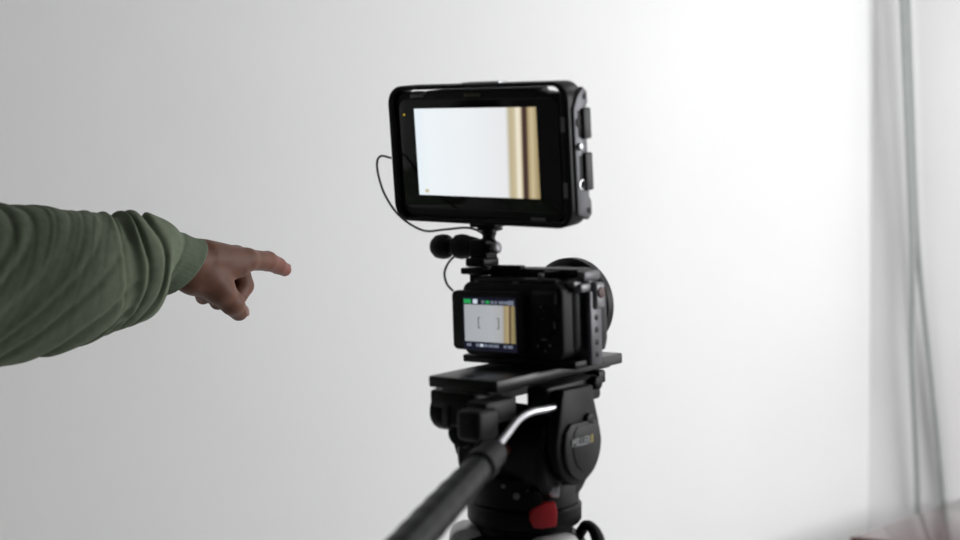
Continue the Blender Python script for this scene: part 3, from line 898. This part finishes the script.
def nail(F_, side, ln_, wd):
    p = Vector(F_[2][0]); q = Vector(F_[3][0]); d = (q - p).normalized()
    s = Vector(side); s = (s - d * s.dot(d)).normalized(); t = d.cross(s)
    b_ = bmesh.new()
    bmesh.ops.create_uvsphere(b_, u_segments=20, v_segments=12, radius=1)
    o_ = q + d * 1.0 + s * (F_[3][1] - 1.4)
    mx = Matrix((d * ln_, t * wd, s * 1.9)).transposed().to_4x4(); mx.translation = o_
    bmesh.ops.transform(b_, matrix=mx, verts=b_.verts)
    return obj('fingernail', b_, 'nail', person)


nail(THUMB, (.45, .15, 1.0), 6.5, 5.6)
nail(INDEX, (.2, 1, .15), 6.0, 4.8)

# sleeve: stations from the cuff back to the shoulder: px, py, depth, half height (px), lead of the upper edge (mm)
ST = [(182, 267, 32.8, 12), (175, 264.5, 32.6, 12), (167, 261, 32, 12), (159, 258.5, 34, 11), (150, 258, 41, 10), (140, 261, 47.5, 9), (127, 266, 50, 7), (108, 270, 52.5, 5),
      (90, 273, 60, 3), (68, 276.5, 68, 0), (40, 279.5, 74.5, 0), (0, 283.5, 80.5, 0), (-50, 287, 85, 0), (-120, 290, 90, 0), (-200, 292, 96, 0), (-290, 297, 103, 0), (-365, 301, 106, 0), (-430, 304, 104, 0), (-462, 306, 92, 0)]
AD = Vector((.70, .714))                     # the forearm's heading seen from above


def arm_depth(px):
    k = (px - 480) / F_PX
    d0 = 1.405; x0 = (182 - 480) / F_PX * d0
    t = (x0 - d0 * k) / (AD.x - AD.y * k)
    return d0 - AD.y * t


ST = [(a, b, arm_depth(a), h, l) for a, b, h, l in ST]
cen = np.array([tuple(at(a, b, d)) for a, b, d, h, l in ST])
rad = np.array([h * d / F_PX for a, b, d, h, l in ST])
lead = np.array([l * .001 for *_, l in ST])
seg = np.concatenate([[0], np.cumsum(np.linalg.norm(np.diff(cen, axis=0), axis=1))])
NT, NP = 500, 168
tt = np.linspace(0, seg[-1], NT)


def smooth_interp(y):
    o_ = np.stack([np.interp(tt, seg, y[:, i]) for i in range(y.shape[1])], 1)
    for _ in range(24):
        o_[1:-1] = .25 * o_[:-2] + .5 * o_[1:-1] + .25 * o_[2:]
    return o_


cc = smooth_interp(cen); rr = smooth_interp(rad[:, None])[:, 0]; ll = smooth_interp(lead[:, None])[:, 0]
tan = np.gradient(cc, axis=0); tan /= np.linalg.norm(tan, axis=1)[:, None]
up = np.array([0, 0, 1.0])
phi = np.linspace(0, 2 * np.pi, NP, endpoint=False)
sid = np.cross(tan, up); sid /= np.linalg.norm(sid, axis=1)[:, None]        # away side is -, towards the viewer +
vup = np.cross(sid, tan)
# make 'sid' point to the viewer's side
if sid[10] @ np.array([0, -1, 0]) < 0:
    sid = -sid
Tm = tt[:, None] * 1000; Ph = phi[None, :]


def ridge(x):
    s = np.abs(np.sin(np.pi * x))
    return s ** 1.0 - 0.55


def bumpw(x, a, b, e):
    return 1 / (1 + np.exp(-(x - a) / e)) * 1 / (1 + np.exp((x - b) / e))


low = ((1 - np.sin(Ph)) / 2)                                   # 0 on top of the arm, 1 underneath
wob = 5 * np.sin(2 * Ph + 1.1 + Tm / 45) + 3 * np.sin(3 * Ph + Tm / 31)
dsp = np.zeros((NT, NP))


def irregular(x):
    return x + .22 * np.sin(2.1 * x + .7) + .15 * np.sin(5.3 * x + 1.9)


# cloth bunched up behind the cuff
ph1 = irregular((Tm - 34 * low ** 1.3 + wob) / 21.0)
dsp += bumpw(Tm, 33, 105, 4) * (6.2 + 1.8 * np.sin(Ph + .5) + 1.6 * np.sin(2 * Ph + Tm / 14)) * ridge(ph1)
# folds that run from the bunch down and back along the underside
ph2 = irregular((Tm - 170 * low ** 1.6 + 1.5 * wob) / 40.0 + .4)
dsp += bumpw(Tm, 92, 330, 12) * (2.6 + 4.2 * low) * (0.8 + .3 * np.sin(Ph * 2 + Tm / 37)) * ridge(ph2)
# fine creases over the top of the forearm
ph3 = irregular((Tm - 60 * low + 2 * wob) / 17.0 + 1.3)
dsp += bumpw(Tm, 95, 300, 15) * 1.3 * (1 - low) * ridge(ph3)
dsp += bumpw(Tm, 300, 560, 25) * 2.2 * ridge(irregular((Tm - 120 * low + 2 * wob) / 62.0))
rng = np.random.RandomState(3)
for k in range(14):
    a, b = rng.randint(1, 5), rng.uniform(.01, .05)
    dsp += bumpw(Tm, 30, 600, 8) * rng.uniform(.15, .55) * np.sin(a * Ph + b * Tm * (1 if k % 2 else -1) + rng.uniform(0, 6.3))
# deeper hang of cloth under the forearm, behind the cuff
dsp += bumpw(Tm, 45, 110, 12) * 8.0 * np.clip(-np.sin(Ph), 0, 1) ** 2
rib = bumpw(Tm, -50, 25, 1.2) * 0.10 * np.sin(Ph * 42)
gather = -1.6 * np.exp(-((Tm - 27) / 3.0) ** 2)
rt = (rr[:, None] * 1000 + dsp + rib + gather) * .001


def ring_pts(rt_):
    return (cc[:, None, :] + (sid[:, None, :] * np.cos(phi)[None, :, None] + vup[:, None, :] * np.sin(phi)[None, :, None]) * rt_[..., None]
            - tan[:, None, :] * (ll[:, None] * np.sin(phi)[None, :])[..., None])


def grid_mesh(P, name, m, parent, caps=None, inner=None):
    n0, n1 = P.shape[:2]
    v = P.reshape(-1, 3).tolist()
    f = []
    for i in range(n0 - 1):
        for j in range(n1):
            f.append((i * n1 + j, i * n1 + (j + 1) % n1, (i + 1) * n1 + (j + 1) % n1, (i + 1) * n1 + j))
    if caps:
        f.append([(n0 - 1) * n1 + j for j in range(n1)])
    me_ = bpy.data.meshes.new(name); me_.from_pydata(v, [], f); me_.update()
    b_ = bmesh.new(); b_.from_mesh(me_); bmesh.ops.recalc_face_normals(b_, faces=b_.faces); b_.to_mesh(me_); b_.free()
    for p in me_.polygons: p.use_smooth = True
    me_.materials.append(M[m])
    o_ = bpy.data.objects.new(name, me_); C.objects.link(o_)
    bpy.context.view_layer.update()
    o_.parent = parent
    o_.matrix_parent_inverse = parent.matrix_world.inverted()
    return o_


P = ring_pts(rt)
kc = int(np.searchsorted(tt, .026))
# cuff: rolled edge going back inside
cuff = P[:kc + 2]
inn = ring_pts(rt - .0035)[:kc][::-1]
lip = ring_pts(rt - .0012)[:1] - tan[0][None, None, :] * .0012
lip2 = ring_pts(rt - .0028)[:1] - tan[0][None, None, :] * .0010
cuffP = np.concatenate([cuff[::-1], lip, lip2, inn[::-1]], 0)
sleeve = grid_mesh(P[kc:], 'sleeve', 'green', person, caps=True)
grid_mesh(cuffP, 'cuff', 'cuff', sleeve)

# ------------------------------------------------------------------ the rest of the person, standing left of the frame with the left arm stretched out
PL = Vector((AD.x, AD.y, 0)).normalized()           # the person's left
PF = Vector((PL.y, -PL.x, 0))                       # the way they face
SH = at(-450, 305, arm_depth(-450))
PO = SH - PL * 0.185
PB = Matrix((PL, PF, Vector((0, 0, 1)))).transposed().to_4x4(); PB.translation = (PO.x, PO.y, 0)
SZ = SH.z


def sdf_part(name, fn, lo_, hi_, st, m, parent, smooth=2):
    lo_ = np.array(lo_); ax = [np.arange(lo_[i], hi_[i], st) for i in range(3)]
    Gp = np.stack(np.meshgrid(*ax, indexing='ij'), -1)
    Vp, Fp = surface_nets(fn(Gp), lo_, st)
    b_ = bmesh.new()
    vv = [b_.verts.new(PB @ Vector(v)) for v in Vp]
    for q in Fp:
        try: b_.faces.new([vv[i] for i in q])
        except ValueError: pass
    for _ in range(smooth):
        bmesh.ops.smooth_vert(b_, verts=b_.verts, factor=0.5, use_axis_x=True, use_axis_y=True, use_axis_z=True)
    bmesh.ops.recalc_face_normals(b_, faces=b_.faces)
    me_ = bpy.data.meshes.new(name); b_.to_mesh(me_); b_.free()
    for p in me_.polygons: p.use_smooth = True
    me_.materials.append(M[m])
    o_ = bpy.data.objects.new(name, me_); C.objects.link(o_)
    bpy.context.view_layer.update()
    o_.parent = parent; o_.matrix_parent_inverse = parent.matrix_world.inverted()
    return o_


def chain(Gp, pts, k=.02):
    f_ = None
    for (a, ra), (b, rb) in zip(pts, pts[1:]):
        c = cone_sdf(Gp, a, b, ra, rb)
        f_ = c if f_ is None else smin(f_, c, k)
    return f_


def torso_f(Gp):
    f_ = smin(chain(Gp, [((.085, 0, SZ - .09), .115), ((.075, 0, .92), .12)]), chain(Gp, [((-.085, 0, SZ - .09), .115), ((-.075, 0, .92), .12)]), .06)
    f_ = smin(f_, chain(Gp, [((-.165, 0, SZ - .01), .072), ((-.05, 0, SZ + .03), .07), ((.05, 0, SZ + .03), .07), ((.19, 0, SZ), .078)]), .05)
    f_ = smin(f_, chain(Gp, [((-.18, 0, SZ - .02), .075), ((-.245, -.02, SZ - .29), .062), ((-.235, .07, SZ - .52), .045)]), .03)
    f_ = f_ + .004 * np.sin(Gp[..., 2] * 70 + Gp[..., 0] * 25) * (Gp[..., 2] < SZ - .15)
    return np.maximum(f_, .87 - Gp[..., 2])


def legs_f(Gp):
    f_ = None
    for sx in (-1, 1):
        c = chain(Gp, [((sx * .07, -.01, .90), .112), ((sx * .095, .01, .50), .082), ((sx * .11, -.02, .09), .062)])
        f_ = c if f_ is None else smin(f_, c, .05)
    return np.maximum(f_, .06 - Gp[..., 2])


HZ = SZ + .045


def head_f(Gp):
    f_ = chain(Gp, [((0, -.01, HZ - .06), .060), ((0, .01, HZ + .07), .056)])
    f_ = smin(f_, chain(Gp, [((0, -.015, HZ + .185), .082), ((0, .012, HZ + .17), .080)]), .02)
    f_ = smin(f_, chain(Gp, [((0, .03, HZ + .14), .062), ((0, .062, HZ + .085), .034)]), .04)
    f_ = smin(f_, chain(Gp, [((0, .094, HZ + .155), .008), ((0, .115, HZ + .122), .012)]), .012)
    for sx in (-1, 1):
        f_ = smin(f_, chain(Gp, [((sx * .084, .0, HZ + .165), .012), ((sx * .080, .0, HZ + .125), .010)]), .006)
        f_ = -smin(-f_, cone_sdf(Gp, (sx * .032, .108, HZ + .158), (sx * .033, .108, HZ + .157), .016, .016), .012)
    return -smin(-f_, cone_sdf(Gp, (-.022, .106, HZ + .092), (.022, .106, HZ + .092), .006, .006), .006)


def hair_f(Gp):
    f_ = chain(Gp, [((0, -.018, HZ + .192), .088), ((0, .008, HZ + .188), .085)])
    return np.maximum(f_, (HZ + .165 + .9 * (Gp[..., 1] - .02)) - Gp[..., 2])


def hand_f(Gp):
    o = np.array((-.235, .075, SZ - .53))
    f_ = chain(Gp, [(o + (0, -.01, .06), .026), (o + (0, .005, 0), .024), (o + (0, .012, -.05), .026)])
    for i, l in enumerate((.070, .080, .074, .058)):
        y = .034 - .019 * i
        f_ = smin(f_, chain(Gp, [(o + (0, y, -.055), .011), (o + (.006, y, -.055 - l * .5), .0098), (o + (.018, y, -.055 - l), .008)]), .006)
    return smin(f_, chain(Gp, [(o + (.008, .028, -.015), .014), (o + (.016, .048, -.05), .0115), (o + (.018, .050, -.085), .009)]), .010)


sdf_part('sweatshirt', torso_f, (-.36, -.22, .82), (.32, .22, SZ + .16), .009, 'green', person, 3)
M['denim'] = mat('dark_trouser_cloth', (0.035, 0.04, 0.055), 0.9, noise=(90, 0.15))
M['hair'] = mat('black_hair', (0.012, 0.010, 0.009), 0.6, noise=(150, 0.3))
sdf_part('trousers', legs_f, (-.24, -.18, .02), (.24, .18, 1.06), .01, 'denim', person, 2)
sdf_part('head', head_f, (-.12, -.14, HZ - .13), (.12, .16, HZ + .30), .0055, 'skin', person, 2)
sdf_part('hair', hair_f, (-.12, -.14, HZ + .02), (.12, .13, HZ + .31), .006, 'hair', person, 2)
sdf_part('hand', hand_f, (-.30, .0, SZ - .72), (-.17, .15, SZ - .43), .0035, 'skin', person, 2)
for sx in (-1, 1):
    sdf_part('shoe', lambda Gp: np.maximum(smin(chain(Gp, [((sx * .11, -.05, .055), .048), ((sx * .115, .06, .045), .047), ((sx * .125, .15, .032), .042)]), chain(Gp, [((sx * .11, -.03, .06), .046), ((sx * .11, -.02, .11), .05)]), .03), .001 - Gp[..., 2]),
             (sx * .11 - .1, -.13, -.02), (sx * .11 + .1, .23, .18), .006, 'rubber', person, 2)
